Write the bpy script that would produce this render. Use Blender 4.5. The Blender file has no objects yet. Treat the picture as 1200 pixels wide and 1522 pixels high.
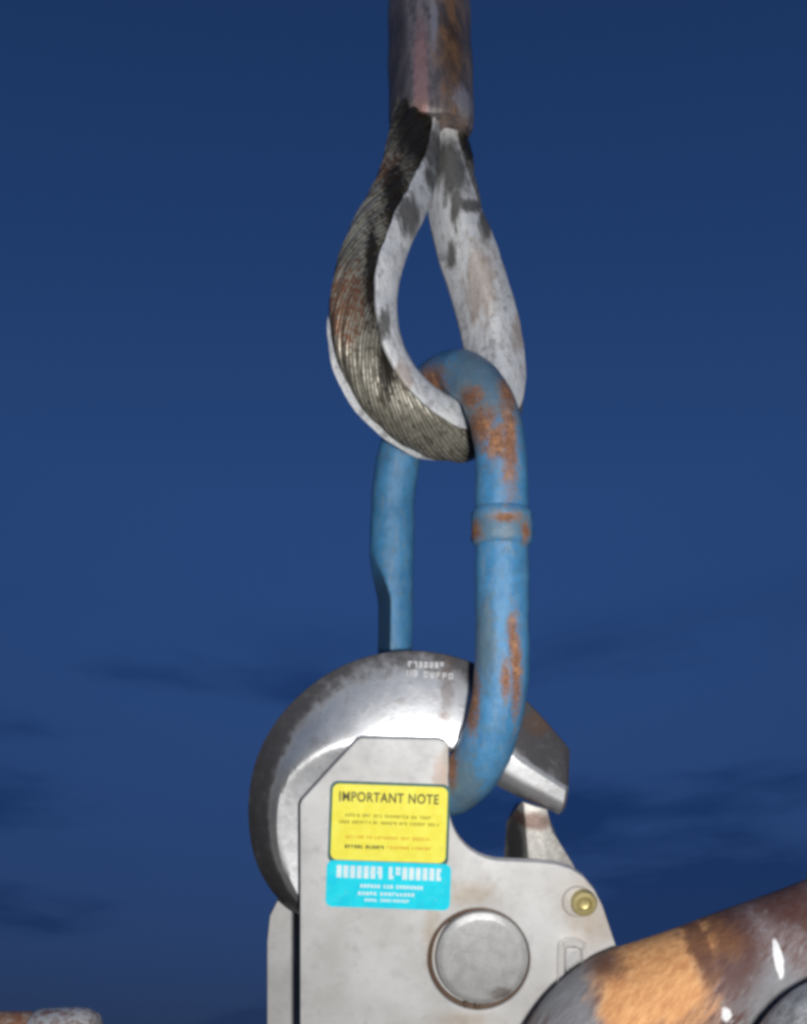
import bpy, bmesh, math, random
from mathutils import Vector, Matrix

random.seed(7)
SC = bpy.context.scene
COL = SC.collection
R = math.radians

# ------------------------------------------------------------------ camera
# Drawing units: 1 u = 0.4 mm.  The "rig" frame is X right, Y away from the
# camera, Z up along the picture; it is pitched up with the camera, which looks
# up at the hook.
S = 0.0004
D = 1600.0
PITCH = R(38)
CAM_POS = Vector((0, 0, 1.45))
ROT = Matrix.Rotation(PITCH, 3, 'X')

cam_data = bpy.data.cameras.new('camera')
cam = bpy.data.objects.new('camera', cam_data)
COL.objects.link(cam)
cam.location = CAM_POS
cam.rotation_euler = (math.pi / 2 + PITCH, 0, 0)
cam_data.sensor_fit = 'VERTICAL'
cam_data.angle = 2 * math.atan(761.0 / D)
cam_data.clip_start = 0.01
cam_data.clip_end = 500
SC.camera = cam
SC.render.resolution_x = 807
SC.render.resolution_y = 1024

# ------------------------------------------------------------------ dusk sky
world = bpy.data.worlds.new('World')
SC.world = world
world.use_nodes = True
wn, wl = world.node_tree.nodes, world.node_tree.links
sky = wn.new('ShaderNodeTexSky')
sky.sky_type = 'NISHITA'
sky.sun_disc = False
sky.sun_elevation = R(-1.4)
sky.sun_rotation = R(180)      # the sun has just set behind the camera
sky.ozone_density = 4.0
sky.dust_density = 0.6
tc = wn.new('ShaderNodeTexCoord')
sep = wn.new('ShaderNodeSeparateXYZ')
wl.new(tc.outputs['Generated'], sep.inputs[0])
# thin dusk clouds, darker than the sky, lying in long flat banks
mp = wn.new('ShaderNodeMapping')
mp.inputs['Scale'].default_value = (2.2, 2.2, 9.0)
mp.inputs['Location'].default_value = (3.1, 0.4, 1.7)
wl.new(tc.outputs['Generated'], mp.inputs[0])
nz = wn.new('ShaderNodeTexNoise')
nz.inputs['Scale'].default_value = 1.15
nz.inputs['Detail'].default_value = 5.0
nz.inputs['Roughness'].default_value = 0.5
wl.new(mp.outputs[0], nz.inputs['Vector'])
cr = wn.new('ShaderNodeMapRange')
cr.interpolation_type = 'SMOOTHSTEP'
cr.inputs['From Min'].default_value = 0.47
cr.inputs['From Max'].default_value = 0.68
wl.new(nz.outputs['Fac'], cr.inputs[0])
el = wn.new('ShaderNodeMapRange')          # clouds thin out towards the zenith
el.interpolation_type = 'SMOOTHSTEP'
el.inputs['From Min'].default_value = 0.55
el.inputs['From Max'].default_value = 0.45
wl.new(sep.outputs['Z'], el.inputs[0])
mu = wn.new('ShaderNodeMath'); mu.operation = 'MULTIPLY'
wl.new(cr.outputs[0], mu.inputs[0]); wl.new(el.outputs[0], mu.inputs[1])
bank = wn.new('ShaderNodeMapRange')        # the cloud sheet closes towards the horizon
bank.inputs['From Min'].default_value = 0.62
bank.inputs['From Max'].default_value = 0.15
wl.new(sep.outputs['Z'], bank.inputs[0])
mu2 = wn.new('ShaderNodeMath'); mu2.operation = 'MULTIPLY_ADD'; mu2.use_clamp = True
wl.new(mu.outputs[0], mu2.inputs[0]); mu2.inputs[1].default_value = 0.85
wl.new(bank.outputs[0], mu2.inputs[2])
tint = wn.new('ShaderNodeMix'); tint.data_type = 'RGBA'; tint.blend_type = 'MULTIPLY'
tint.inputs['Factor'].default_value = 1.0
tint.inputs['B'].default_value = (0.82, 1.12, 0.90, 1)
wl.new(sky.outputs[0], tint.inputs['A'])
cl = wn.new('ShaderNodeMix'); cl.data_type = 'RGBA'; cl.blend_type = 'MULTIPLY'
cl.inputs['B'].default_value = (0.29, 0.40, 0.50, 1)
wl.new(mu2.outputs[0], cl.inputs['Factor'])
wl.new(tint.outputs['Result'], cl.inputs['A'])
bg = wn['Background']
wl.new(cl.outputs['Result'], bg.inputs['Color'])
bg.inputs['Strength'].default_value = 1.02

# ------------------------------------------------------------------ the camera's flash
fl = bpy.data.lights.new('camera_flash', 'POINT')
fl.energy = 19.5
fl.color = (1.0, 0.985, 0.965)
fl.shadow_soft_size = 0.016
flash = bpy.data.objects.new('camera_flash', fl)
COL.objects.link(flash)
flash.location = CAM_POS + ROT @ (Vector((150, 30, -35)) * S)

SC.view_settings.view_transform = 'Standard'
SC.view_settings.look = 'None'
SC.view_settings.exposure = 0
SC.view_settings.gamma = 1
SC.cycles.filter_width = 3.6


# ------------------------------------------------------------------ placing helpers
def P(px, py, Y):
    """rig point (u) at depth Y that the photograph shows at pixel px, py"""
    k = (D + Y) / D
    return Vector(((px - 600) * k, Y, (761 - py) * k))


def sstep(x, a, b):
    t = min(1, max(0, (x - a) / (b - a)))
    return t * t * (3 - 2 * t)


class Thing:
    def __init__(self, name, base, label, cat, group=None):
        self.base = Vector(base)
        o = bpy.data.objects.new(name, None)
        o.empty_display_size = 0.02
        COL.objects.link(o)
        o.location = CAM_POS + ROT @ (Vector((0, D, 0)) * S) + ROT @ (self.base * S)
        o.rotation_euler = (PITCH, 0, 0)
        o['label'] = label
        o['category'] = cat
        if group:
            o['group'] = group
        self.o = o

    def part(self, name, verts, faces, mat, parent=None, sharp=40, smooth=True, attr=None, label=None):
        me = bpy.data.meshes.new(name)
        me.from_pydata([((Vector(v) - self.base) * S)[:] for v in verts], [], faces)
        me.validate()
        bm = bmesh.new(); bm.from_mesh(me)
        bmesh.ops.recalc_face_normals(bm, faces=bm.faces)
        bm.to_mesh(me); bm.free()
        if smooth:
            for p in me.polygons:
                p.use_smooth = True
            me.set_sharp_from_angle(angle=R(sharp))
        if attr:
            for an, vals in attr.items():
                a = me.attributes.new(an, 'FLOAT', 'POINT')
                a.data.foreach_set('value', vals)
        ob = bpy.data.objects.new(name, me)
        COL.objects.link(ob)
        ob.parent = parent or self.o
        me.materials.append(mat)
        if label:
            ob['label'] = label
        return ob


def catmull(pts, n, closed=False):
    out = []
    m = len(pts)
    segs = m if closed else m - 1
    for i in range(segs):
        if closed:
            a, b, c, d = (pts[(i + k - 1) % m] for k in range(4))
        else:
            a, b, c, d = (pts[min(max(i + k - 1, 0), m - 1)] for k in range(4))
        for j in range(n):
            t = j / n
            out.append(0.5 * ((2 * b) + (c - a) * t + (2 * a - 5 * b + 4 * c - d) * t * t + (3 * b - a - 3 * c + d) * t ** 3))
    if not closed:
        out.append(pts[-1].copy())
    return out


def resample(pts, n, closed=False):
    q = pts + [pts[0]] if closed else pts
    L = [0.0]
    for a, b in zip(q, q[1:]):
        L.append(L[-1] + (b - a).length)
    out, k = [], 0
    cnt = n if closed else n - 1
    for i in range(n):
        s = L[-1] * i / cnt
        while k < len(L) - 2 and L[k + 1] < s:
            k += 1
        f = (s - L[k]) / max(L[k + 1] - L[k], 1e-9)
        out.append(q[k].lerp(q[k + 1], f))
    return out, L[-1]


def sweep(path, section, binormal, closed=False, caps=True, out_sign=1):
    """section(i, p) -> list of (a, b): a along the outward radial, b along binormal"""
    n = len(path)
    verts, faces = [], []
    m = None
    B = Vector(binormal).normalized()
    for i, p in enumerate(path):
        if closed:
            t = path[(i + 1) % n] - path[i - 1]
        else:
            t = path[min(i + 1, n - 1)] - path[max(i - 1, 0)]
        t.normalize()
        rad = B.cross(t).normalized() * out_sign
        sec = section(i, p, rad, B)
        m = len(sec)
        for a, b in sec:
            verts.append(p + rad * a + B * b)
    rng = n if closed else n - 1
    for i in range(rng):
        i2 = (i + 1) % n
        for j in range(m):
            j2 = (j + 1) % m
            faces.append((i * m + j, i * m + j2, i2 * m + j2, i2 * m + j))
    if caps and not closed:
        faces.append(tuple(range(m)))
        faces.append(tuple(reversed(range((n - 1) * m, n * m))))
    return verts, faces


def prism(outline_front, y0, y1, bevel=3, outline_back=None, grow=0.0):
    """polygon in rig (x, z) extruded in Y with a chamfer on the front edge"""
    n = len(outline_front)
    pf = [Vector((p[0], p[1])) for p in outline_front]
    pb = [Vector((p[0], p[1])) for p in (outline_back or outline_front)]

    def inset(ps, d):
        res = []
        area = sum(ps[i].x * ps[(i + 1) % n].y - ps[(i + 1) % n].x * ps[i].y for i in range(n))
        sg = 1 if area > 0 else -1
        for i in range(n):
            a, b, c = ps[i - 1], ps[i], ps[(i + 1) % n]
            e1 = (b - a).normalized(); e2 = (c - b).normalized()
            n1 = Vector((-e1.y, e1.x)) * sg; n2 = Vector((-e2.y, e2.x)) * sg
            k = n1 + n2
            k = k / max(k.dot(n1), 0.3) if k.length > 1e-6 else n1
            res.append(b + k * d)
        return res
    rings = [(inset(pf, bevel), y0), (inset(pf, bevel * 0.3), y0 + bevel * 0.3), (pf, y0 + bevel), (pb, y1 - bevel), (inset(pb, bevel), y1)]
    verts, faces = [], []
    for ps, y in rings:
        verts += [Vector((p.x, y, p.y)) for p in ps]
    for k in range(len(rings) - 1):
        for i in range(n):
            j = (i + 1) % n
            faces.append((k * n + i, k * n + j, (k + 1) * n + j, (k + 1) * n + i))
    faces.append(tuple(range(n)))
    faces.append(tuple(range((len(rings) - 1) * n, len(rings) * n)))
    return verts, faces


def lathe(center, axis, profile, seg=48, e1=None, close=True):
    """profile: list of (radius, height along axis)"""
    ax = Vector(axis).normalized()
    u = Vector(e1) if e1 else (Vector((1, 0, 0)) if abs(ax.x) < 0.9 else Vector((0, 0, 1)))
    u = (u - ax * u.dot(ax)).normalized()
    w = ax.cross(u)
    verts, faces = [], []
    for r, h in profile:
        for k in range(seg):
            a = 2 * math.pi * k / seg
            verts.append(Vector(center) + ax * h + (u * math.cos(a) + w * math.sin(a)) * r)
    for i in range(len(profile) - 1):
        for k in range(seg):
            k2 = (k + 1) % seg
            faces.append((i * seg + k, i * seg + k2, (i + 1) * seg + k2, (i + 1) * seg + k))
    if close:
        faces.append(tuple(range(seg)))
        faces.append(tuple(range((len(profile) - 1) * seg, len(profile) * seg)))
    return verts, faces


# ------------------------------------------------------------------ material helpers
class Mat:
    def __init__(self, name, base=None):
        self.m = bpy.data.materials.new(name)
        self.m.use_nodes = True
        self.n = self.m.node_tree.nodes
        self.l = self.m.node_tree.links
        self.b = self.n['Principled BSDF']
        t = self.n.new('ShaderNodeTexCoord')
        v = self.n.new('ShaderNodeVectorMath'); v.operation = 'MULTIPLY_ADD'
        v.inputs[1].default_value = (1 / S,) * 3
        v.inputs[2].default_value = tuple(base) if base is not None else (0, 0, 0)
        self.l.new(t.outputs['Object'], v.inputs[0])
        self.co = v.outputs[0]            # rig coordinates in u

    def _in(self, sock, v):
        if hasattr(v, 'is_linked') or isinstance(v, bpy.types.NodeSocket):
            self.l.new(v, sock)
        elif isinstance(v, (tuple, list)) and len(v) == 3 and sock.type == 'RGBA':
            sock.default_value = (*v, 1)
        else:
            sock.default_value = v

    def math(self, op, a, b=0.0, clamp=False):
        x = self.n.new('ShaderNodeMath'); x.operation = op; x.use_clamp = clamp
        self._in(x.inputs[0], a); self._in(x.inputs[1], b)
        return x.outputs[0]

    def noise(self, scale, detail=4, rough=0.55, stretch=(1, 1, 1), off=0.0, vec=None, rot=None):
        mpn = self.n.new('ShaderNodeMapping')
        mpn.inputs['Scale'].default_value = tuple(scale * s for s in stretch)
        mpn.inputs['Location'].default_value = (off, off * 1.7, off * 0.6)
        src = vec or self.co
        if rot:
            rr = self.n.new('ShaderNodeMapping')
            rr.inputs['Rotation'].default_value = rot
            self.l.new(src, rr.inputs[0]); src = rr.outputs[0]
        self.l.new(src, mpn.inputs[0])
        x = self.n.new('ShaderNodeTexNoise')
        x.inputs['Scale'].default_value = 1
        x.inputs['Detail'].default_value = detail
        x.inputs['Roughness'].default_value = rough
        self.l.new(mpn.outputs[0], x.inputs['Vector'])
        return x.outputs['Fac']

    def smooth(self, v, a, b):
        x = self.n.new('ShaderNodeMapRange'); x.interpolation_type = 'SMOOTHSTEP'
        self._in(x.inputs[0], v)
        x.inputs['From Min'].default_value = a; x.inputs['From Max'].default_value = b
        return x.outputs[0]

    def mix(self, f, a, b, blend='MIX'):
        x = self.n.new('ShaderNodeMix'); x.data_type = 'RGBA'; x.blend_type = blend
        self._in(x.inputs['Factor'], f)
        self._in(x.inputs['A'], a); self._in(x.inputs['B'], b)
        return x.outputs['Result']

    def mixf(self, f, a, b):
        x = self.n.new('ShaderNodeMix'); x.data_type = 'FLOAT'
        self._in(x.inputs[0], f); self._in(x.inputs[2], a); self._in(x.inputs[3], b)
        return x.outputs[0]

    def blob(self, c, r, noise, amt=0.8, soft=0.5):
        """patch of wear round rig point c with radii r, its edge broken up by noise"""
        v = self.n.new('ShaderNodeVectorMath'); v.operation = 'SUBTRACT'
        self.l.new(self.co, v.inputs[0]); v.inputs[1].default_value = tuple(c)
        w = self.n.new('ShaderNodeVectorMath'); w.operation = 'DIVIDE'
        self.l.new(v.outputs[0], w.inputs[0])
        w.inputs[1].default_value = tuple(r) if isinstance(r, (tuple, list)) else (r, r, r)
        q = self.n.new('ShaderNodeVectorMath'); q.operation = 'LENGTH'
        self.l.new(w.outputs[0], q.inputs[0])
        d = self.math('SUBTRACT', 1.0, q.outputs['Value'])
        e = self.math('MULTIPLY_ADD', self.math('SUBTRACT', noise, 0.5), amt * 2)
        # multiply_add needs its third input
        e.node.inputs[2].default_value = 0
        self.l.new(d, e.node.inputs[2])
        return self.smooth(e, -soft * 0.5, soft)

    def union(self, ms):
        a = ms[0]
        for m in ms[1:]:
            a = self.math('MAXIMUM', a, m)
        return a

    def attr(self, name):
        x = self.n.new('ShaderNodeAttribute'); x.attribute_name = name
        return x.outputs['Fac']

    def bump(self, h, strength=0.3, dist=2.0):
        x = self.n.new('ShaderNodeBump')
        x.inputs['Strength'].default_value = strength
        x.inputs['Distance'].default_value = dist * S
        self.l.new(h, x.inputs['Height'])
        self.l.new(x.outputs[0], self.b.inputs['Normal'])

    def set(self, color=None, rough=None, metal=None, spec=None):
        if color is not None: self._in(self.b.inputs['Base Color'], color)
        if rough is not None: self._in(self.b.inputs['Roughness'], rough)
        if metal is not None: self._in(self.b.inputs['Metallic'], metal)
        if spec is not None: self._in(self.b.inputs['Specular IOR Level'], spec)
        return self.m


# ================================================================== wire rope sling
TH, TILT = R(42), R(21)
LOOP_O = P(641, 200, 400)
ML = Matrix.Rotation(-TILT, 3, 'X') @ Matrix.Rotation(TH, 3, 'Z')


def L3(x, y, z):
    return LOOP_O + ML @ Vector((x, y, z))


sling = Thing('wire_rope_sling', L3(0, 0, -620),
              'steel wire rope eye with galvanised thimble hanging from a rusty ferrule', 'wire rope')
half = [(6, 0), (8, -60), (23, -150), (48, -224), (84, -304), (111, -390), (116, -450), (102, -502), (64, -540), (0, -556)]
pr = [Vector((x, 0, z)) for x, z in half]
loop2d = [Vector((-p.x, 0, p.z)) for p in pr[:-1]] + list(reversed(pr))
loop2d = catmull(loop2d, 14)
loop2d, loopL = resample(loop2d, 150)
loop = [L3(p.x, p.y, p.z) for p in loop2d]
NLOOP = ML @ Vector((0, -1, 0))        # towards the camera

# zinc thimble
mz = Mat('galvanised_zinc', sling.base)
nA = mz.noise(0.018, 5, 0.6)
nB = mz.noise(0.06, 6, 0.65, stretch=(1.6, 1.6, 0.5), off=3)
nC = mz.noise(0.30, 3, 0.6, off=9)
colz = mz.mix(mz.smooth(nA, 0.35, 0.7), (0.66, 0.68, 0.71), (0.84, 0.85, 0.86))
colz = mz.mix(mz.math('MULTIPLY', mz.smooth(nB, 0.48, 0.70), 0.7), colz, (0.36, 0.34, 0.33))
colz = mz.mix(mz.math('MULTIPLY', mz.smooth(nC, 0.50, 0.7), 0.5), colz, (0.30, 0.27, 0.25))
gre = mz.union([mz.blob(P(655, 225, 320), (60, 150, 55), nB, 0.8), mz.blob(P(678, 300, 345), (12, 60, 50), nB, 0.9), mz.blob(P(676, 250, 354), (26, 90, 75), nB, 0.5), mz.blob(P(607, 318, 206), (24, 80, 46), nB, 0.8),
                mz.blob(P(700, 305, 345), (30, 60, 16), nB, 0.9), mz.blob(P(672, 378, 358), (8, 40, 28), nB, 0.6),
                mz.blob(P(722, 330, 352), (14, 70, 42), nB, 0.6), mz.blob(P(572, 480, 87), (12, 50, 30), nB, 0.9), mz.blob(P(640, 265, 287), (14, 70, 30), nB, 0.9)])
nD = mz.noise(0.035, 5, 0.7, off=17)
colz = mz.mix(mz.math('MULTIPLY', mz.smooth(nD, 0.52, 0.66), 0.6), colz, (0.24, 0.235, 0.24))
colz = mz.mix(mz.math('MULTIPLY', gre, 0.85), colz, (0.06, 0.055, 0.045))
tan_ = mz.union([mz.blob(P(772, 490, 327), (16, 60, 40), nB, 0.9), mz.blob(P(600, 560, 83), (16, 60, 30), nB, 0.9),
                 mz.blob(P(715, 420, 323), (30, 60, 80), nB, 1.2)])
colz = mz.mix(mz.math('MULTIPLY', tan_, 0.5), colz, (0.36, 0.24, 0.16))
mz.bump(mz.math('ADD', nB, mz.math('MULTIPLY', nC, 0.5)), 0.6, 4)
MZ = mz.set(colz, mz.mixf(nB, 0.40, 0.6), 0.12)

TSEC = [(0, -34), (5, -43), (16, -48), (54, -56), (60, -53), (58, -47), (26, -36), (17, -28), (14, -10), (14, 10),
        (17, 28), (26, 36), (58, 47), (60, 53), (54, 56), (16, 48), (5, 43), (0, 34)]


def th_sec(i, p, rad, B):
    z = loop2d[i].z
    k = 0.42 + 0.58 * min(1, max(0, (-z - 10) / 190.0))
    w = 0.72 + 0.28 * min(1, max(0, (-z) / 240.0))
    wob = 1 + 0.018 * math.sin(i * 0.43) + 0.012 * math.sin(i * 1.27 + 1)
    far = 1 + 0.30 * sstep(-z, 300, 520)
    return [(a * k * (wob if a > 30 else 1) * (far if (a > 30 and b < 0) else 1), b * w) for a, b in TSEC]


v, f = sweep(loop, th_sec, NLOOP, out_sign=1)
# outward must be away from the loop centre
cen = L3(0, 0, -400)
sgn = 1
t0 = (loop[76] - loop[74]).normalized()
if (NLOOP.cross(t0)).dot(loop[75] - cen) < 0:
    sgn = -1
v, f = sweep(loop, th_sec, NLOOP, out_sign=sgn)
sling.part('thimble', v, f, MZ, sharp=50)

# rope in the thimble's groove
def rope_mat(name, core):
  mr = Mat(name, sling.base)
  r1 = mr.noise(0.02, 5, 0.65, off=2)
  r2 = mr.noise(0.12, 5, 0.65, off=5)
  base = mr.mix(mr.smooth(r1, 0.3, 0.7), (0.22, 0.21, 0.175), (0.44, 0.42, 0.35))
  base = mr.mix(mr.math('MULTIPLY', mr.smooth(r2, 0.46, 0.68), 0.8), base, (0.07, 0.052, 0.034))
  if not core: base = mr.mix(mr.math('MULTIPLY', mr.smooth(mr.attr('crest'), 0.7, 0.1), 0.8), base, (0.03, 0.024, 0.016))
  rust = mr.union([mr.blob(P(512, 450, 96), (34, 120, 75), r2, 0.7), mr.blob(P(575, 250, 267), (30, 90, 40), r2, 1.0)])
  base = mr.mix(mr.math('MULTIPLY', mr.math('MULTIPLY', rust, mr.smooth(r2, 0.3, 0.6)), 0.8), base, (0.20, 0.075, 0.03))
  tar_shade = mr.union([mr.blob(P(622, 185, 319), (58, 160, 112), r2, 0.3), mr.blob(P(700, 215, 427), (32, 120, 48), r2, 0.3),
                  mr.blob(P(588, 290, 219), (24, 150, 100), r2, 0.8), mr.blob(P(552, 400, 129), (12, 120, 110), r2, 0.9), mr.blob(P(575, 545, 92), (14, 100, 60), r2, 0.8)])  # blobs on this line paint the shadow beside the thimble flange
  base = mr.mix(mr.math('MULTIPLY', tar_shade, 0.93), base, (0.018, 0.014, 0.010))
  mr.bump(r2, 0.3, 2)
  return mr.set(base, mr.mixf(r2, 0.34, 0.55), 0.45)


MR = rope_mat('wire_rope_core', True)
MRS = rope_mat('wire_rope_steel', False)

rope2d = [Vector((-40, 0, 48)), Vector((-42, 0, 25))]
LP = len(loop2d)
for i in range(0, LP):
    t = (loop2d[min(i + 1, LP - 1)] - loop2d[max(i - 1, 0)]).normalized()
    rad = Vector((t.z, 0, -t.x))
    if i == LP // 2:
        pass
    z = loop2d[i].z
    k = 0.80 + 0.20 * min(1, max(0, (-z - 10) / 190.0))
    q = Vector((loop2d[i].x, 0, loop2d[i].z)) + (Vector((-t.z, 0, t.x)) if (Vector((-t.z, 0, t.x))).dot(loop2d[i] - Vector((0, 0, -400))) > 0 else Vector((t.z, 0, -t.x))) * 57 * k
    if z < -6 and (i % 5 == 0):
        rope2d.append(q)
rope2d += [Vector((40, 0, 25)), Vector((36, 0, 48))]
rope2d = catmull(rope2d, 16)
rope2d, ropeL = resample(rope2d, 420)
rope_p = [L3(p.x, 0, p.z) for p in rope2d]
RR = 42.0


def circ(r, m):
    return [(r * math.cos(2 * math.pi * k / m), r * math.sin(2 * math.pi * k / m)) for k in range(m)]


cs = circ(RR * 0.62, 14)
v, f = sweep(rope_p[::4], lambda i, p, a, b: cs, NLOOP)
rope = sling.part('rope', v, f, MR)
LAY = 600.0
NST = 8
for kst in range(NST):
    ctr, e1s = [], []
    for i, p in enumerate(rope_p):
        t = (rope_p[min(i + 1, len(rope_p) - 1)] - rope_p[max(i - 1, 0)]).normalized()
        rad = NLOOP.cross(t).normalized()
        al = 2 * math.pi * (i / (len(rope_p) - 1) * ropeL / LAY + kst / NST)
        e = rad * math.cos(al) + NLOOP * math.sin(al)
        ctr.append(p + e * RR * 0.655); e1s.append(e)
    verts, faces, crest = [], [], []
    MW, NW = 60, 11
    rs = RR * 0.30
    for i, c in enumerate(ctr):
        t = (ctr[min(i + 1, len(ctr) - 1)] - ctr[max(i - 1, 0)]).normalized()
        e1 = (e1s[i] - t * e1s[i].dot(t)).normalized(); e2 = t.cross(e1)
        tw = -2 * math.pi * i / (len(ctr) - 1) * ropeL / 620.0
        for k in range(MW):
            a = 2 * math.pi * k / MW
            sn = abs(math.sin(NW * 0.5 * (a + tw)))
            r = rs * (0.86 + 0.20 * sn) * (1 + 0.03 * math.sin(i * 0.11 + kst * 2.1))
            crest.append(sn)
            verts.append(c + (e1 * math.cos(a) + e2 * math.sin(a)) * r)
    n = len(ctr)
    for i in range(n - 1):
        for k in range(MW):
            k2 = (k + 1) % MW
            faces.append((i * MW + k, i * MW + k2, (i + 1) * MW + k2, (i + 1) * MW + k))
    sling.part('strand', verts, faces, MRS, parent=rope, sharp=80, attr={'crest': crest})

# swaged ferrule
mf = Mat('weathered_ferrule', sling.base)
f1 = mf.noise(0.045, 5, 0.6, stretch=(1.3, 1.3, 0.22))
f2 = mf.noise(0.11, 5, 0.65, stretch=(1, 1, 0.5), off=4)
cf = mf.mix(mf.smooth(f1, 0.35, 0.68), (0.17, 0.15, 0.155), (0.42, 0.36, 0.36))
brn = mf.blob(P(672, 60, 386), (34, 150, 190), f1, 1.0, 0.9)
cf = mf.mix(brn, cf, mf.mix(mf.smooth(f1, 0.32, 0.68), (0.06, 0.032, 0.02), (0.33, 0.18, 0.09)))
pink_glint = mf.blob(P(626, 110, 352), (15, 120, 150), f1, 0.55)  # pink highlight down the barrel, painted into the colour
cf = mf.mix(mf.math('MULTIPLY', pink_glint, 0.75), cf, (0.52, 0.29, 0.27))
left_shade = mf.blob(P(592, 90, 395), (20, 120, 220), f1, 0.7)  # painted shade on the barrel's left side
cf = mf.mix(mf.math('MULTIPLY', left_shade, 0.7), cf, (0.06, 0.056, 0.062))
gry = mf.union([mf.blob(P(690, 150, 363), (22, 120, 30), f2, 0.9), mf.blob(P(645, 30, 396), (8, 100, 60), f2, 0.9)])
cf = mf.mix(mf.math('MULTIPLY', gry, 0.7), cf, (0.48, 0.46, 0.50))
mf.bump(mf.math('ADD', f1, f2), 0.5, 5)
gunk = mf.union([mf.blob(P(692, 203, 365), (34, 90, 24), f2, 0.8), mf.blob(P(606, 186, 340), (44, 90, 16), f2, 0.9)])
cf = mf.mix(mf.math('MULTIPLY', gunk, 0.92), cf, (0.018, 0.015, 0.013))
MF = mf.set(cf, mf.mixf(f2, 0.35, 0.6), 0.4)
up = ML @ Vector((0, 0, 1))
prof = [(60, 2), (70, -2), (76, 4), (79, 16), (80, 40)] + [(80.5 + 1.2 * math.sin(h * 0.05), h) for h in range(70, 700, 30)] + [(74, 705)]
v, f = lathe(L3(0, 0, 0), up, prof, 56)
# hammered, slightly uneven barrel and a ragged lower lip
for k, q in enumerate(v):
    ring, a = divmod(k, 56)
    ang = 2 * math.pi * a / 56
    v[k] = q + up * ((6 * math.sin(ang * 2 + 1.2) + 4 * math.sin(ang * 5)) if ring < 4 else 0) + (q - L3(0, 0, 0) - up * (q - L3(0, 0, 0)).dot(up)) * (0.012 * math.sin(3 * ang + ring * 0.4))
sling.part('ferrule', v, f, MF, sharp=55)

# ================================================================== blue oval link
PHI = R(60)
top_c = P(660, 560, 224)
bot_c = P(655, 1174, 84)
lz = (top_c - bot_c)
LEN = lz.length
lz.normalize()
hx = Vector((math.cos(PHI), -math.sin(PHI), 0))
hx = (hx - lz * hx.dot(lz)).normalized()
ly = lz.cross(hx)
HW, AR = 166.0, 205.0
LR = 40.0


def K3(x, y, z):
    return bot_c + hx * x + ly * y + lz * z


link = Thing('oval_link', K3(0, 0, 0), 'blue painted steel oval link with rust patches joining the hook to the thimble', 'chain link')
pts = []
for k in range(49):                              # bottom arc, far side to near side
    a = math.pi + math.pi * k / 48
    pts.append(Vector((HW * math.cos(a), 0, AR + AR * math.sin(a))))
for k in range(1, 30):
    pts.append(Vector((HW, 0, AR + (LEN - 2 * AR) * k / 30)))
for k in range(49):
    a = math.pi * k / 48
    pts.append(Vector((HW * math.cos(a), 0, LEN - AR + AR * math.sin(a))))
for k in range(1, 30):
    pts.append(Vector((-HW, 0, LEN - AR - (LEN - 2 * AR) * k / 30)))
lp2, _ = resample(pts, 220, True)
lpath = [K3(p.x, p.y, p.z) for p in lp2]

mb = Mat('blue_paint_worn', link.base)
b1 = mb.noise(0.03, 5, 0.6)
b2 = mb.noise(0.10, 6, 0.68, off=4)
b3 = mb.noise(0.4, 3, 0.6, off=8)
blue = mb.mix(mb.smooth(b1, 0.3, 0.72), (0.045, 0.19, 0.38), (0.08, 0.275, 0.51))
blue = mb.mix(mb.math('MULTIPLY', mb.smooth(b2, 0.5, 0.7), 0.55), blue, (0.10, 0.24, 0.32))
dull = mb.union([mb.blob(P(715, 570, 69), (80, 140, 110), b2, 1.0), mb.blob(P(690, 1180, -11), (30, 90, 70), b2, 1.0), mb.blob(P(745, 780, -21), (60, 90, 26), b2, 0.8), mb.blob(P(722, 950, -39), (16, 80, 70), b2, 0.9)])
blue = mb.mix(mb.math('MULTIPLY', dull, 0.8), blue, (0.12, 0.185, 0.23))
ru = mb.union([mb.blob(P(757, 655, 17), (17, 90, 105), b2, 0.8, 1.0), mb.blob(P(716, 632, 36), (30, 70, 40), b2, 0.9, 1.0), mb.blob(P(738, 655, 17), (24, 70, 40), b2, 1.1, 1.0), mb.blob(P(705, 1035, -32), (9, 60, 60), b2, 0.9, 1.0), mb.blob(P(768, 990, -53), (10, 60, 90), b2, 1.1, 1.0),
               mb.blob(P(640, 570, 190), (40, 80, 40), b2, 0.8, 1.0), mb.blob(P(700, 590, 69), (26, 60, 22), b2, 1.0, 1.0),
               mb.blob(P(762, 945, -47), (9, 60, 40), b2, 0.8, 1.0), mb.blob(P(752, 1010, -59), (9, 60, 34), b2, 0.8, 1.0),
               mb.blob(P(700, 1055, -29), (10, 60, 42), b2, 0.9, 1.0), mb.blob(P(672, 1140, -7), (9, 60, 40), b2, 0.8, 1.0),
               mb.blob(P(755, 585, 62), (18, 60, 40), b2, 1.0, 1.0), mb.blob(P(707, 790, 1), (12, 40, 20), b2, 0.9, 1.0),
               mb.blob(P(752, 768, -18), (30, 50, 9), b2, 0.9, 1.0), mb.blob(P(782, 790, -9), (9, 50, 20), b2, 0.9, 1.0),
               mb.blob(P(640, 600, 190), (30, 80, 30), b2, 0.8, 1.0)])
b4 = mb.noise(0.06, 5, 0.7, off=21)
scuff = mb.noise(0.05, 6, 0.7, stretch=(2.5, 2.5, 0.35), off=13)
rc = mb.mix(mb.smooth(b3, 0.35, 0.7), (0.12, 0.05, 0.026), (0.38, 0.165, 0.07))
rc = mb.mix(mb.math('MULTIPLY', mb.smooth(b4, 0.48, 0.66), 0.85), rc, (0.50, 0.24, 0.10))
rc = mb.mix(mb.math('MULTIPLY', mb.smooth(b2, 0.56, 0.7), 0.75), rc, (0.10, 0.075, 0.07))
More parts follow.
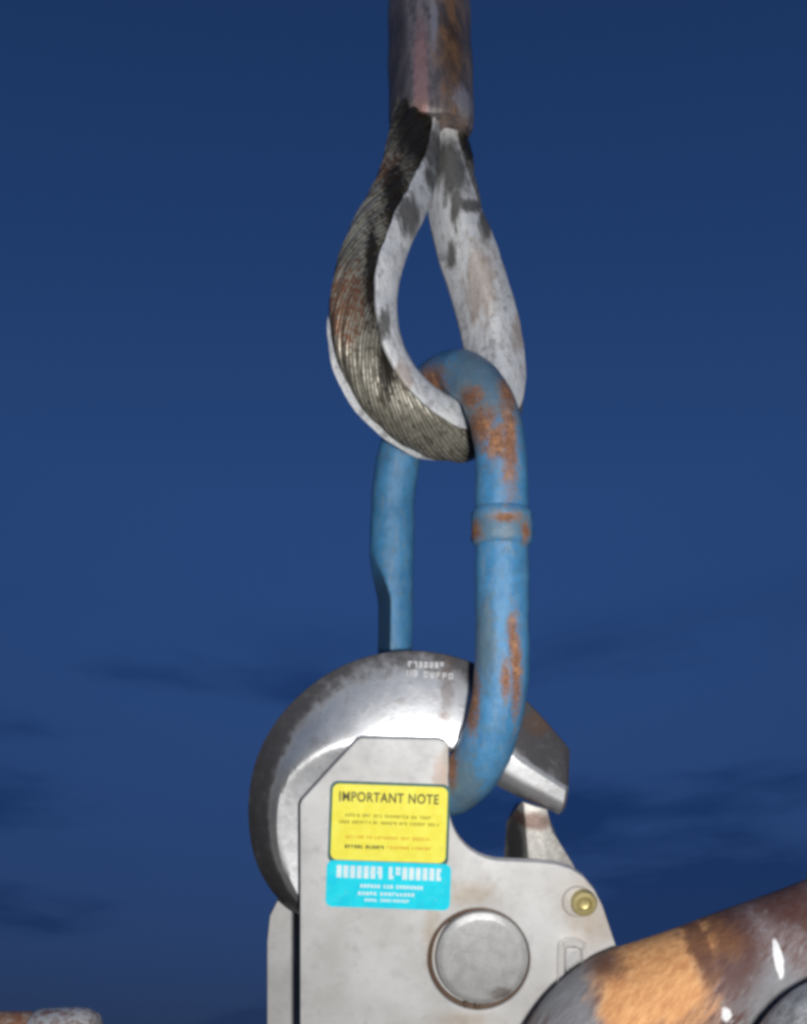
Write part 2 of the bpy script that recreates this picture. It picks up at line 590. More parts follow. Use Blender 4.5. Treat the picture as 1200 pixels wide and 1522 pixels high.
blue = mb.mix(mb.math('MULTIPLY', mb.smooth(scuff, 0.50, 0.68), 0.45), blue, (0.23, 0.29, 0.33))
blue = mb.mix(mb.math('MULTIPLY', mb.smooth(b4, 0.52, 0.70), 0.40), blue, (0.10, 0.13, 0.14))
halo = mb.smooth(ru, 0.0, 0.55)
cb = mb.mix(mb.math('MULTIPLY', halo, 0.55), blue, (0.22, 0.17, 0.15))
cb = mb.mix(mb.math('MULTIPLY', mb.smooth(ru, 0.25, 1.0), 0.95), cb, rc)
speck = mb.math('MULTIPLY', mb.smooth(b3, 0.60, 0.72), mb.smooth(b4, 0.42, 0.6))
cb = mb.mix(mb.math('MULTIPLY', speck, 0.7), cb, (0.16, 0.08, 0.045))
# shaded side of the engineered flat, its darkness put into the colour
flat = mb.attr('flat')
cb = mb.mix(mb.math('MULTIPLY', mb.smooth(flat, 0.2, 0.9), 0.8), cb, (0.05, 0.09, 0.12))
mb.bump(mb.math('ADD', mb.math('MULTIPLY', ru, -1.2), mb.math('ADD', b2, b3)), 0.45, 3)
MB_ = mb.set(cb, mb.mixf(ru, mb.mixf(b2, 0.22, 0.40), 0.75), 0.0)

FD = Vector((-0.95, -0.31, 0)).normalized()
NSEC = 40
flat_vals = []


def link_sec(i, p, rad, B):
    z = lp2[i].z
    far = lp2[i].x < -HW * 0.6
    near = lp2[i].x > HW * 0.6
    r = LR * (1.0 + 0.012 * math.sin(i * 0.37) + 0.010 * math.sin(i * 0.91))
    if far:
        r *= 0.98
    out = []
    amt = 0
    if far:
        py = 761 - p.z * D / (D + p.y)
        amt = sstep(py, 810, 905)
    for k in range(NSEC):
        a = 2 * math.pi * k / NSEC
        off = rad * math.cos(a) * r + B * math.sin(a) * r
        q = off.dot(FD)
        lim = r * (1.02 - 0.72 * amt)
        fl_ = 0.0
        if amt > 0 and q > lim:
            off = off - FD * (q - lim)
            fl_ = 1.0 * amt
        flat_vals.append(fl_)
        out.append((off.dot(rad), off.dot(B)))
    return out


v, f = sweep(lpath, link_sec, ly, closed=True)
bar = link.part('bar', v, f, MB_, sharp=60, attr={'flat': flat_vals})
# raised forging collar on the near leg
zs = []
for i, p in enumerate(lpath):
    py = 761 - p.z * D / (D + p.y)
    if lp2[i].x > HW * 0.8:
        zs.append((py, p))
zs.sort(key=lambda q: q[0])


def leg_at(py):
    for (a, pa), (b, pb) in zip(zs, zs[1:]):
        if a <= py <= b:
            return pa.lerp(pb, (py - a) / (b - a))


c0, c1 = leg_at(806), leg_at(758)
ax = (c1 - c0).normalized(); H = (c1 - c0).length
prof = [(38, -6), (43, -2), (45.5, 4), (46.5, H * 0.3), (45.5, H * 0.5), (46.5, H * 0.75), (45, H - 5), (42.5, H), (38, H + 5)]
v, f = lathe(c0, ax, prof, 40, e1=hx)
v = [q + Vector((1, 0, 0.4)) * (1.1 * math.sin(k * 0.7) + 0.8 * math.sin(k * 2.3)) for k, q in enumerate(v)]
link.part('collar', v, f, MB_, sharp=60, label='rusty raised collar round the near leg')

# ================================================================== release hook
hook = Thing('release_hook', P(660, 1560, 80), 'grey steel quick release hook with yellow and cyan sticker, under the blue link', 'hook')


def front(px, py, Y=0):
    q = P(px, py, Y)
    return (q.x, q.z)


def arc_pts(c, r, a0, a1, n):
    return [(c[0] + r * math.cos(R(a0 + (a1 - a0) * k / n)), c[1] - r * math.sin(R(a0 + (a1 - a0) * k / n))) for k in range(n + 1)]


# plate outlines, traced in photograph pixels at the depth where the plate stands
op = [(446, 1760), (446, 1196), (449, 1189), (531, 1100), (538, 1097), (652, 1099), (662, 1102), (667, 1110), (668, 1200)]
op += arc_pts((748, 1200), 80, 180, 270, 10)[1:]          # throat fillet
op += [(800, 1282), (828, 1285), (850, 1292), (868, 1304), (884, 1323), (896, 1346), (920, 1418), (975, 1590), (985, 1640), (970, 1700), (920, 1760)]

mp_ = Mat('dull_galvanised_plate', hook.base)
p1 = mp_.noise(0.012, 4, 0.55)
p2 = mp_.noise(0.05, 6, 0.6, off=3)
p3 = mp_.noise(0.45, 3, 0.7, off=7)
cp = mp_.mix(mp_.smooth(p1, 0.3, 0.7), (0.535, 0.525, 0.508), (0.665, 0.66, 0.648))
cp = mp_.mix(mp_.math('MULTIPLY', mp_.smooth(p2, 0.5, 0.75), 0.45), cp, (0.42, 0.41, 0.40))
cp = mp_.mix(mp_.math('MULTIPLY', mp_.smooth(p3, 0.5, 0.72), 0.22), cp, (0.25, 0.24, 0.23))
st = mp_.union([mp_.blob(P(880, 1372, 0), (38, 30, 42), p2, 0.7, 1.0), mp_.blob(P(862, 1340, 0), (34, 30, 34), p2, 0.3, 1.0),
                mp_.blob(P(664, 1140, 0), (10, 30, 50), p2, 0.8, 1.0), mp_.blob(P(642, 1385, 0), (14, 30, 55), p2, 0.8, 1.0),
                mp_.blob(P(690, 1515, 0), (50, 30, 14), p2, 0.8, 1.0), mp_.blob(P(700, 1330, 0), (40, 30, 22), p2, 0.9, 1.0)])
cp = mp_.mix(mp_.math('MULTIPLY', st, 0.5), cp, (0.42, 0.31, 0.19))
pinst = mp_.blob(P(654, 1150, 0), (12, 30, 30), p2, 0.8)
cp = mp_.mix(mp_.math('MULTIPLY', pinst, 0.5), cp, (0.55, 0.33, 0.22))
glare_dim = mp_.blob(P(600, 1125, 0), (110, 30, 48), p2, 0.9, 1.2)  # greyer patch painted at the top to tone down flash glare
cp = mp_.mix(mp_.math('MULTIPLY', glare_dim, 0.5), cp, (0.40, 0.40, 0.40))
sc1 = mp_.noise(0.03, 5, 0.75, stretch=(0.25, 1, 6), off=31, rot=(0, R(25), 0))
sc2 = mp_.noise(0.03, 5, 0.75, stretch=(7, 1, 0.3), off=37, rot=(0, R(12), 0))
scr = mp_.math('MAXIMUM', mp_.smooth(sc1, 0.63, 0.70), mp_.smooth(sc2, 0.64, 0.70))
cp = mp_.mix(mp_.math('MULTIPLY', scr, 0.45), cp, (0.33, 0.30, 0.27))
mp_.bump(mp_.math('ADD', p2, mp_.math('MULTIPLY', p3, 0.6)), 0.22, 2)
MP = mp_.set(cp, mp_.mixf(p2, 0.56, 0.72), 0.18)

mhole = Mat('grease_brown', hook.base)
h1 = mhole.noise(0.2, 4, 0.6)
MH = mhole.set(mhole.mix(h1, (0.06, 0.035, 0.022), (0.17, 0.10, 0.065)), 0.6, 0.1)


def plate(name, outline, y0, y1, hole_c=None, hole_r=0, bevel=3.0, nseg=48):
    vs, fs = prism([front(x, y, y0) for x, y in outline], y0, y1, bevel)
    if hole_c is None:
        return vs, fs
    n = len(outline)
    # replace the front face by one with a round hole, with a wall going in
    fs = fs[:-2] + [fs[-1]]
    b = len(vs)
    cx, cz = front(*hole_c, y0)
    for rr, yy in ((hole_r + 2.0, y0), (hole_r, y0 + 2.0), (hole_r, y1 - 4)):
        for k in range(nseg):
            a = 2 * math.pi * k / nseg
            vs.append(Vector((cx + rr * math.cos(a), yy, cz + rr * math.sin(a))))
    for q in range(2):
        for k in range(nseg):
            k2 = (k + 1) % nseg
            fs.append((b + q * nseg + k, b + q * nseg + k2, b + (q + 1) * nseg + k2, b + (q + 1) * nseg + k))
    fs.append(tuple(b + 2 * nseg + k for k in range(nseg)))
    # bridge the flat front: fan strips between outline ring (first n verts) and hole ring
    bm = bmesh.new()
    bv = [bm.verts.new(q) for q in vs]
    e1 = [bm.edges.new((bv[i], bv[(i + 1) % n])) for i in range(n)]
    e2 = [bm.edges.new((bv[b + k], bv[b + (k + 1) % nseg])) for k in range(nseg)]
    res = bmesh.ops.triangle_fill(bm, use_beauty=True, edges=e1 + e2, normal=Vector((0, -1, 0)))
    bm.verts.index_update()
    for g in res['geom']:
        if isinstance(g, bmesh.types.BMFace):
            fs.append(tuple(w.index for w in g.verts))
    bm.free()
    return vs, fs


v, f = plate('side_plate', op, 0, 20, (712, 1426.5), 76.5)
hook.part('side_plate', v, f, MP, sharp=25)
ob_ = [(x - (47 if x < 560 else 0), y) for x, y in op]
ob_ = [(397, 1760), (397, 1400), (401, 1362), (412, 1340), (470, 1250), (560, 1180), (640, 1180), (650, 1240), (676, 1290), (740, 1310), (800, 1300),
       (840, 1312), (866, 1340), (905, 1430), (955, 1600), (950, 1700), (900, 1760)]
v, f = plate('side_plate', ob_, 140, 160)
hook.part('side_plate', v, f, MP, sharp=25, label='rear side plate showing as a pale strip beside the front one')

# hook arm: loft between its outer and inner edge
ms = Mat('worn_forged_steel', hook.base)
s1 = ms.noise(0.02, 5, 0.6)
s2 = ms.noise(0.05, 6, 0.66, off=5)
s3 = ms.noise(0.5, 3, 0.7, off=2)
fr = ms.attr('across')
scale_shade = ms.smooth(ms.math('ADD', fr, ms.math('MULTIPLY', ms.math('SUBTRACT', s2, 0.5), 1.1)), 0.15, 1.0)  # mill scale deepened with painted shade where the arm turns away
csn = ms.mix(ms.smooth(s1, 0.3, 0.7), (0.60, 0.61, 0.63), (0.74, 0.75, 0.76))
csn = ms.mix(ms.math('MULTIPLY', ms.smooth(s2, 0.52, 0.7), 0.5), csn, (0.34, 0.31, 0.29))
csn = ms.mix(ms.math('MULTIPLY', scale_shade, 0.93), csn, (0.045, 0.040, 0.042))
csn = ms.mix(ms.math('MULTIPLY', ms.smooth(s3, 0.56, 0.72), 0.35), csn, (0.16, 0.12, 0.10))
rust_tip_shade = ms.union([ms.blob(P(765, 1190, 60), (50, 90, 14), s2, 0.8), ms.blob(P(665, 1020, 50), (12, 60, 60), s2, 1.3), ms.blob(P(805, 1075, 60), (26, 80, 20), s2, 0.7)])  # first blob paints the brown shade under the arm's tip
csn = ms.mix(ms.math('MULTIPLY', rust_tip_shade, 0.45), csn, (0.17, 0.085, 0.045))
ms.bump(ms.math('ADD', s2, ms.math('MULTIPLY', s3, 0.25)), 0.16, 3)
MS = ms.set(csn, ms.mixf(scale_shade, ms.mixf(s2, 0.34, 0.47), 0.5), ms.mixf(scale_shade, 0.82, 0.3), ms.mixf(scale_shade, 0.5, 0.3))

YA = 34
outer = [(500, 1380), (446, 1358), (408, 1326), (382, 1280), (371, 1225), (373, 1165), (388, 1112), (420, 1060), (466, 1016), (520, 985), (580, 969), (640, 969), (700, 984), (750, 1012), (793, 1052), (841, 1106)]
inner = [(520, 1400), (500, 1340), (488, 1300), (482, 1265), (480, 1230), (484, 1200), (494, 1175), (512, 1150), (538, 1132), (570, 1122), (605, 1118), (640, 1118), (672, 1122), (704, 1138), (742, 1174), (834, 1217)]
start = [.52, .52, .54, .56, .57, .57, .52, .38, .24, .14, .10, .10, .14, .34, .43, .44]
power = [1.25, 1.25, 1.25, 1.25, 1.25, 1.25, 1.25, 1.27, 1.28, 1.3, 1.3, 1.3, 1.25, 1.1, 1., 1.]
scale_shade_lo = [.56, .56, .58, .60, .62, .62, .60, .56, .54, .52, .50, .50, .48, .44, .42, .43]
scale_shade_hi = [.66, .66, .68, .70, .72, .74, .78, .86, .95, 1.05, 1.1, 1.1, .95, .65, .52, .52]
SEG = 6
oc = catmull([Vector((P(x, y, 96).x, YA, P(x, y, 96).z)) for x, y in outer], SEG)
ic = catmull([Vector(P(x, y, YA)) for x, y in inner], SEG)
verts, faces, across = [], [], []
NF = 26


def lerp_list(l, t):
    i = min(int(t), len(l) - 2)
    return l[i] + (l[i + 1] - l[i]) * (t - i)


for i, (o, q) in enumerate(zip(oc, ic)):
    t = i / SEG
    fs0, pw = lerp_list(start, t), lerp_list(power, t)
    tipw = sstep(t, 12.2, 13.6)
    ew, ed = 0.08 + 0.16 * tipw, 10 + 14 * tipw
    tilt = 0.17 * (1 - sstep(t, 7.0, 10.0))
    ring = []
    # front, from inner underside to the outer edge, then mirrored behind
    for k in range(NF + 1):
        ff = k / NF
        x = max(0.0, (ff - fs0) / (1 - fs0))
        dep = (44.0 + 14 * min(1, max(0, (pw - 1) / 0.3))) * x ** pw
        dep += tilt * max(0.0, fs0 - ff) * 120
        edge = max(0.0, (ew - ff) / ew)
        dep += ed * edge * edge
        ring.append((ff, dep))
    pts3 = [(q.lerp(o, ff) + Vector((0, dep, 0)), ff) for ff, dep in ring]
    pts3 += [(Vector((p.x, 2 * 95 - p.y, p.z)), ff) for p, ff in reversed(pts3)]
    for p, ff in pts3:
        verts.append(p); across.append(sstep(ff, lerp_list(scale_shade_lo, t), lerp_list(scale_shade_hi, t)))
m = (NF + 1) * 2
for i in range(len(oc) - 1):
    for k in range(m):
        k2 = (k + 1) % m
        faces.append((i * m + k, i * m + k2, (i + 1) * m + k2, (i + 1) * m + k))
faces.append(tuple(range(m)))
# tip, closed through a small chamfer ring
last = (len(oc) - 1) * m
cen = sum((verts[last + k] for k in range(m)), Vector()) / m
b0 = len(verts)
for k in range(m):
    p = verts[last + k]
    verts.append(p.lerp(cen, 0.10) + Vector((5, 0, -2)))
    across.append(across[last + k])
for k in range(m):
    k2 = (k + 1) % m
    faces.append((last + k, last + k2, b0 + k2, b0 + k))
faces.append(tuple(b0 + k for k in range(m)))
arm = hook.part('hook_arm', verts, faces, MS, sharp=24, attr={'across': across})

# latch lever that carries the tip of the arm
lv_f = [(777, 1192), (814, 1204), (822, 1236), (852, 1284), (880, 1345), (800, 1360), (786, 1290)]
lv_b = [(753, 1220), (766, 1194), (812, 1204), (845, 1284), (870, 1345), (770, 1360), (748, 1290)]
lvf = [front(x, y, 44) for x, y in lv_f]
lvb = [front(x, y, 118) for x, y in lv_b]
v, f = prism(lvf, 44, 118, 3, lvb)
ml_ = Mat('latch_steel', hook.base)
l1 = ml_.noise(0.08, 5, 0.65)
l2 = ml_.noise(0.4, 3, 0.6)
clv = ml_.mix(ml_.smooth(l1, 0.35, 0.65), (0.40, 0.385, 0.36), (0.62, 0.60, 0.56))
clv = ml_.mix(ml_.math('MULTIPLY', ml_.blob(P(765, 1255, 80), (16, 90, 60), l1, 0.5), 0.9), clv, (0.05, 0.045, 0.04))  # shade of the left facet painted into the colour
clv = ml_.mix(ml_.math('MULTIPLY', ml_.blob(P(790, 1216, 60), (40, 60, 16), l1, 0.7), 0.8), clv, (0.12, 0.05, 0.03))  # brown shade below the arm's tip, painted on the lever
ml_.bump(l1, 0.3, 3)
hook.part('latch_lever', v, f, ml_.set(clv, 0.5, 0.5), sharp=25)

# pivot pin set in the plate's bore, with a bevelled rim
mpin = Mat('pin_steel', hook.base)
q1 = mpin.noise(0.05, 5, 0.6)
q2 = mpin.noise(0.35, 4, 0.7)
cpin = mpin.mix(mpin.smooth(q1, 0.3, 0.7), (0.44, 0.44, 0.44), (0.56, 0.56, 0.55))
cpin = mpin.mix(mpin.math('MULTIPLY', mpin.smooth(q2, 0.5, 0.7), 0.45), cpin, (0.27, 0.25, 0.24))
cpin = mpin.mix(mpin.math('MULTIPLY', mpin.blob(P(745, 1475, -3), (18, 20, 10), q2, 0.9), 0.6), cpin, (0.10, 0.06, 0.04))
mpin.bump(mpin.math('ADD', q1, q2), 0.25, 2)
MPIN = mpin.set(cpin, 0.5, 0.4)
pc = P(717, 1424, 0)
v, f = lathe((pc.x, 15, pc.z), (0, -1, 0), [(69, 0), (69, 13), (67.5, 16), (60, 20), (58, 20.3)], 64)
pin = hook.part('pivot_pin', v, f, MPIN, sharp=20)
# snap ring in the gap round the pin
v, f = [], []
rc0 = P(712, 1426.5, 0)
ringp = [Vector((rc0.x + 73 * math.cos(R(a)), 9, rc0.z + 73 * math.sin(R(a)))) for a in range(0, 360, 6)]
v, f = sweep(ringp, lambda i, p, a, b: circ(3.6, 10), (0, 1, 0), closed=True)
hook.part('snap_ring', v, f, MH)
for a in (-92, -106):
    c = Vector((rc0.x + 69 * math.cos(R(a)), 4, rc0.z + 69 * math.sin(R(a))))
    v, f = lathe(c, (0, -1, 0), [(4.5, 0), (4.5, 5), (3, 6.5)], 12)
    hook.part('snap_ring_lug', v, f, MH)

# bolt with washer
my = Mat('yellow_zinc', hook.base)
y1_ = my.noise(0.15, 4, 0.6)
MY = my.set(my.mix(y1_, (0.34, 0.28, 0.10), (0.60, 0.52, 0.26)), 0.42, 0.5)
wc = P(858, 1339, 0)
v, f = lathe((wc.x, 0, wc.z), (0, -1, 0), [(23, -1), (23, 4), (21, 7), (15, 8)], 36)
hook.part('washer', v, f, MP, sharp=30)
bc = P(866, 1337, 0)
v, f = lathe((bc.x, 0, bc.z), (0, -1, 0), [(18.5, 6), (19, 16), (17, 20), (11, 20.5), (9.5, 19), (9, 13), (7, 12)], 36)
hook.part('bolt', v, f, MY, sharp=30)

# small bent clip, an upside-down U standing off the plate
kp = [front(x, y, -6) for x, y in [(834, 1470), (834, 1409), (838, 1402), (846, 1399), (856, 1400), (864, 1404), (868, 1411), (870, 1470)]]
kpath = [Vector((x, -9, z)) for x, z in kp]
kpath = catmull(kpath, 5)


def clip_sec(i, p, rad, B):
    return [(-5, -7), (3, -7), (5.5, -3), (5.5, 8), (-5, 8)]


v, f = sweep(kpath, clip_sec, (0, 1, 0))
mck = Mat('clip_steel', hook.base)
MCK = mck.set(mck.mix(mck.noise(0.2, 4), (0.70, 0.68, 0.64), (0.86, 0.85, 0.82)), 0.35, 0.4)
hook.part('clip', v, f, MCK, sharp=35)
v, f = prism([front(x, y, -1) for x, y in [(840, 1470), (841, 1408), (862, 1408), (864, 1470)]], -4, 2, 1)
hook.part('clip_tongue', v, f, MPIN, sharp=25)

# stamped marking on the arm: two rows of worn white characters
mw = Mat('white_marking', hook.base)
MW_ = mw.set(mw.mix(mw.noise(0.3, 4), (0.42, 0.42, 0.43), (0.76, 0.76, 0.76)), 0.6)


def glyph_strokes(x, y, w, h, t, rnd):
    """one unreadable block character as pixel-space strokes (x0,y0,x1,y1)"""
    st = []
    if rnd.random() < 0.8: st.append((x, y, x + t, y + h))
    if rnd.random() < 0.6: st.append((x + w - t, y, x + w, y + h))
    if rnd.random() < 0.65: st.append((x, y, x + w, y + t))
    if rnd.random() < 0.6: st.append((x, y + h - t, x + w, y + h))
    if rnd.random() < 0.6: st.append((x, y + h / 2 - t / 2, x + w, y + h / 2 + t / 2))
    if len(st) < 2: st.append((x, y, x + t, y + h)); st.append((x, y, x + w, y + t))
    return st


def text_line(x0, x1, y, h, words, t, rnd, slope=0.0):
    st = []
    tot = sum(words) + 0.7 * (len(words) - 1)
    cw = (x1 - x0) / tot
    x = x0
    for wn_ in words:
        for _ in range(wn_):
            dy = (x - x0) * slope
            st += [(a, b + dy, c, d + dy) for a, b, c, d in glyph_strokes(x, y, cw * 0.72, h, t, rnd)]
            x += cw
        x += cw * 0.7
    return st


def strokes_mesh(st, depth_fn, th):
    verts, faces = [], []
    for k, (a, b, c, d) in enumerate(st):
        n0 = len(verts)
        jit = th * 0.03 * (k % 7)
        for (x, y) in ((a, b), (c, b), (c, d), (a, d)):
            verts.append(depth_fn(x, y, -th - jit))
        for (x, y) in ((a, b), (c, b), (c, d), (a, d)):
            verts.append(depth_fn(x, y, 0.3))
        faces.append((n0, n0 + 1, n0 + 2, n0 + 3))
        for k2 in range(4):
            j2 = (k2 + 1) % 4
            faces.append((n0 + k2, n0 + j2, n0 + 4 + j2, n0 + 4 + k2))
    return verts, faces


# surface of the arm near the marking, found by casting onto the mesh
from mathutils.bvhtree import BVHTree
bvh = BVHTree.FromPolygons([tuple(x) for x in verts], faces) if False else None
av = [(Vector(w.co) / S + hook.base) for w in arm.data.vertices]
af = [tuple(p.vertices) for p in arm.data.polygons]
abvh = BVHTree.FromPolygons(av, af)
eye = Vector((0, -D, 0))


def on_arm(px, py, lift):
    d = (P(px, py, 0) - eye).normalized()
    hit = abvh.ray_cast(eye, d)
    p = hit[0] if hit[0] is not None else P(px, py, 60)
    return p + (hit[1] if hit[1] is not None and hit[1].y < 0 else Vector((0, -1, 0))) * (-lift)


rnd = random.Random(5)
st = text_line(607, 662, 983, 9, [7], 2.4, rnd, 0.03) + text_line(605, 676, 996, 9, [2, 5], 2.0, rnd, 0.08)
v, f = strokes_mesh(st, on_arm, 0.8)
hook.part('marking', v, f, MW_, smooth=False, label='two rows of worn white stamped characters')

# sticker
SA = R(-2.0)


def stick(px, py, lift, Y=-0.6):
    dx, dy = px - 580, py - 1258
    q = (580 + dx * math.cos(SA) + dy * math.sin(SA), 1258 - dx * math.sin(SA) + dy * math.cos(SA))
    p = P(*q, 0)
    return Vector((p.x, Y + lift, p.z))


def rrect(x0, y0, x1, y1, r, n=6):
    pts = []
    for cx, cy, a0 in ((x1 - r, y0 + r, -90), (x1 - r, y1 - r, 0), (x0 + r, y1 - r, 90), (x0 + r, y0 + r, 180)):
        for k in range(n + 1):
            a = R(a0 + 90 * k / n)
            pts.append((cx + r * math.cos(a), cy + r * math.sin(a)))
    return pts


def sheet(pts, y, th):
    n = len(pts)
    vs = [stick(x, yy, -th, y) for x, yy in pts] + [stick(x, yy, 0, y) for x, yy in pts]
    fs = [tuple(range(n))] + [(i, (i + 1) % n, n + (i + 1) % n, n + i) for i in range(n)]
    return vs, fs


def paper(name, c0, c1, sc=0.05):
    m_ = Mat(name, hook.base)
    a = m_.noise(sc, 5, 0.6)
    c_ = m_.mix(m_.smooth(a, 0.3, 0.75), c0, c1)
    g = m_.noise(0.12, 6, 0.72, off=6)
    sc_ = m_.noise(0.05, 5, 0.75, stretch=(0.3, 1, 5), off=12, rot=(0, R(32), 0))
    c_ = m_.mix(m_.math('MULTIPLY', m_.smooth(g, 0.56, 0.74), 0.45), c_, (0.42, 0.38, 0.24))
    c_ = m_.mix(m_.math('MULTIPLY', m_.smooth(sc_, 0.64, 0.71), 0.5), c_, (0.62, 0.60, 0.52))
    return m_.set(c_, 0.45, 0.0)


MYEL = paper('yellow_vinyl', (0.84, 0.74, 0.06), (0.90, 0.86, 0.11))
MCY = paper('cyan_vinyl', (0.0, 0.62, 0.80), (0.01, 0.74, 0.86))
MBLK = paper('dark_print', (0.07, 0.065, 0.02), (0.16, 0.14, 0.03))
MOLV = paper('olive_print', (0.30, 0.27, 0.02), (0.45, 0.38, 0.02))
MORG = paper('orange_print', (0.62, 0.36, 0.03), (0.72, 0.46, 0.04))
MWHT = paper('white_print', (0.62, 0.80, 0.84), (0.80, 0.90, 0.90))
MEDG = paper('teal_border', (0.03, 0.10, 0.09), (0.05, 0.16, 0.15))

v, f = sheet(rrect(488, 1163, 667, 1286, 12), -0.4, 0.5)
stk = hook.part('sticker', v, f, MEDG, smooth=False, label='yellow notice above a cyan panel, stuck to the plate')
v, f = sheet(rrect(492, 1167, 663, 1280, 10), -1.0, 0.5)
hook.part('yellow_panel', v, f, MYEL, parent=stk, smooth=False)
v, f = sheet(rrect(487, 1281, 672, 1350, 10), -1.0, 0.5)
hook.part('cyan_panel', v, f, MCY, parent=stk, smooth=False)


def sfn(px, py, lift):
    return stick(px, py, lift, -1.65)


# heading in real letters
cu = bpy.data.curves.new('heading', 'FONT')
cu.body = 'IMPORTANT NOTE'
cu.size = 1.0
cu.offset = 0.026
cu.space_character = 1.1
tob = bpy.data.objects.new('heading_source', cu)
COL.objects.link(tob)
dg = bpy.context.evaluated_depsgraph_get()
tme = bpy.data.meshes.new_from_object(tob.evaluated_get(dg))
xs = [w.co.x for w in tme.vertices]; ys = [w.co.y for w in tme.vertices]
x0, x1, y0, y1 = min(xs), max(xs), min(ys), max(ys)
tv = [stick(502 + (w.co.x - x0) / (x1 - x0) * 148, 1193 - (w.co.y - y0) / (y1 - y0) * 15, 0, -2.0) for w in tme.vertices]
tf = [tuple(p.vertices) for p in tme.polygons]
bpy.data.objects.remove(tob)
hook.part('heading', tv, tf, MBLK, parent=stk, smooth=False, label='heading IMPORTANT NOTE')
rnd = random.Random(11)
st = text_line(512, 640, 1211, 4.5, [5, 3, 3, 8, 2, 4], 1.2, rnd) + text_line(503, 652, 1221, 4.5, [4, 7, 2, 6, 3, 6, 4], 1.3, rnd)
v, f = strokes_mesh(st, sfn, 0.4)
hook.part('small_print', v, f, MOLV, parent=stk, smooth=False)
st = text_line(514, 640, 1243, 4.5, [6, 2, 8, 3, 6], 1.2, rnd) + text_line(575, 642, 1257, 4.5, [7, 6], 1.4, rnd)
v, f = strokes_mesh(st, sfn, 0.4)
hook.part('small_print', v, f, MORG, parent=stk, smooth=False)
st = text_line(513, 572, 1257, 5, [6, 6], 1.8, rnd)
v, f = strokes_mesh(st, sfn, 0.4)
hook.part('small_print', v, f, MBLK, parent=stk, smooth=False)
st = text_line(502, 660, 1288, 18, [7, 8], 5.2, rnd)
v, f = strokes_mesh(st, sfn, 0.4)
hook.part('lettering', v, f, MWHT, parent=stk, smooth=False)
st = text_line(538, 632, 1315, 5, [6, 3, 8], 1.8, rnd) + text_line(535, 620, 1326, 5, [5, 9], 1.8, rnd) + text_line(545, 612, 1336, 4, [4, 9], 1.3, rnd)
v, f = strokes_mesh(st, sfn, 0.4)
hook.part('lettering', v, f, MWHT, parent=stk, smooth=False)


# ================================================================== rusty chain links, lower right
def chain(name, label, C2, long_dir, Rb, straight, r, Y, yaw, mat_fn, group=None):
    """oval link whose left bend is centred on pixel C2 at depth Y"""
    c = P(*C2, Y)
    k = (D + Y) / D
    lx = Vector((long_dir[0], yaw, -long_dir[1])).normalized()
    nn = Vector((0, 1, 0)); nn = (nn - lx * nn.dot(lx)).normalized()
    lzv = lx.cross(nn) * -1
    if lzv.z < 0: lzv = -lzv
    pts = []
    for j in range(33):
        a = R(90 + 180 * j / 32)
        pts.append(c + lx * Rb * k * math.cos(a) + lzv * Rb * k * math.sin(a))
    for j in range(1, 16):
        pts.append(c - lzv * Rb * k + lx * straight * k * j / 16)
    for j in range(33):
        a = R(-90 + 180 * j / 32)
        pts.append(c + lx * (straight * k + Rb * k * math.cos(a)) + lzv * Rb * k * math.sin(a))
    for j in range(1, 16):
        pts.append(c + lzv * Rb * k + lx * straight * k * (1 - j / 16))
    pth, _ = resample(pts, 150, True)
    low = min(pth, key=lambda q: q.z)
    th = Thing(name, low, label, 'chain link', group)

    def sec(i, p, rad, B):
        rr = r * k
        out = []
        for q in range(44):
            a = 2 * math.pi * q / 44
            w = 1 + 0.012 * math.sin(3 * a + i * 0.21) + 0.010 * math.sin(i * 0.33 + 2 * a)
            out.append((rr * w * math.cos(a), rr * w * math.sin(a)))
        return out
    v, f = sweep(pth, sec, nn, closed=True)
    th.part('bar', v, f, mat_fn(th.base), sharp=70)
    return th


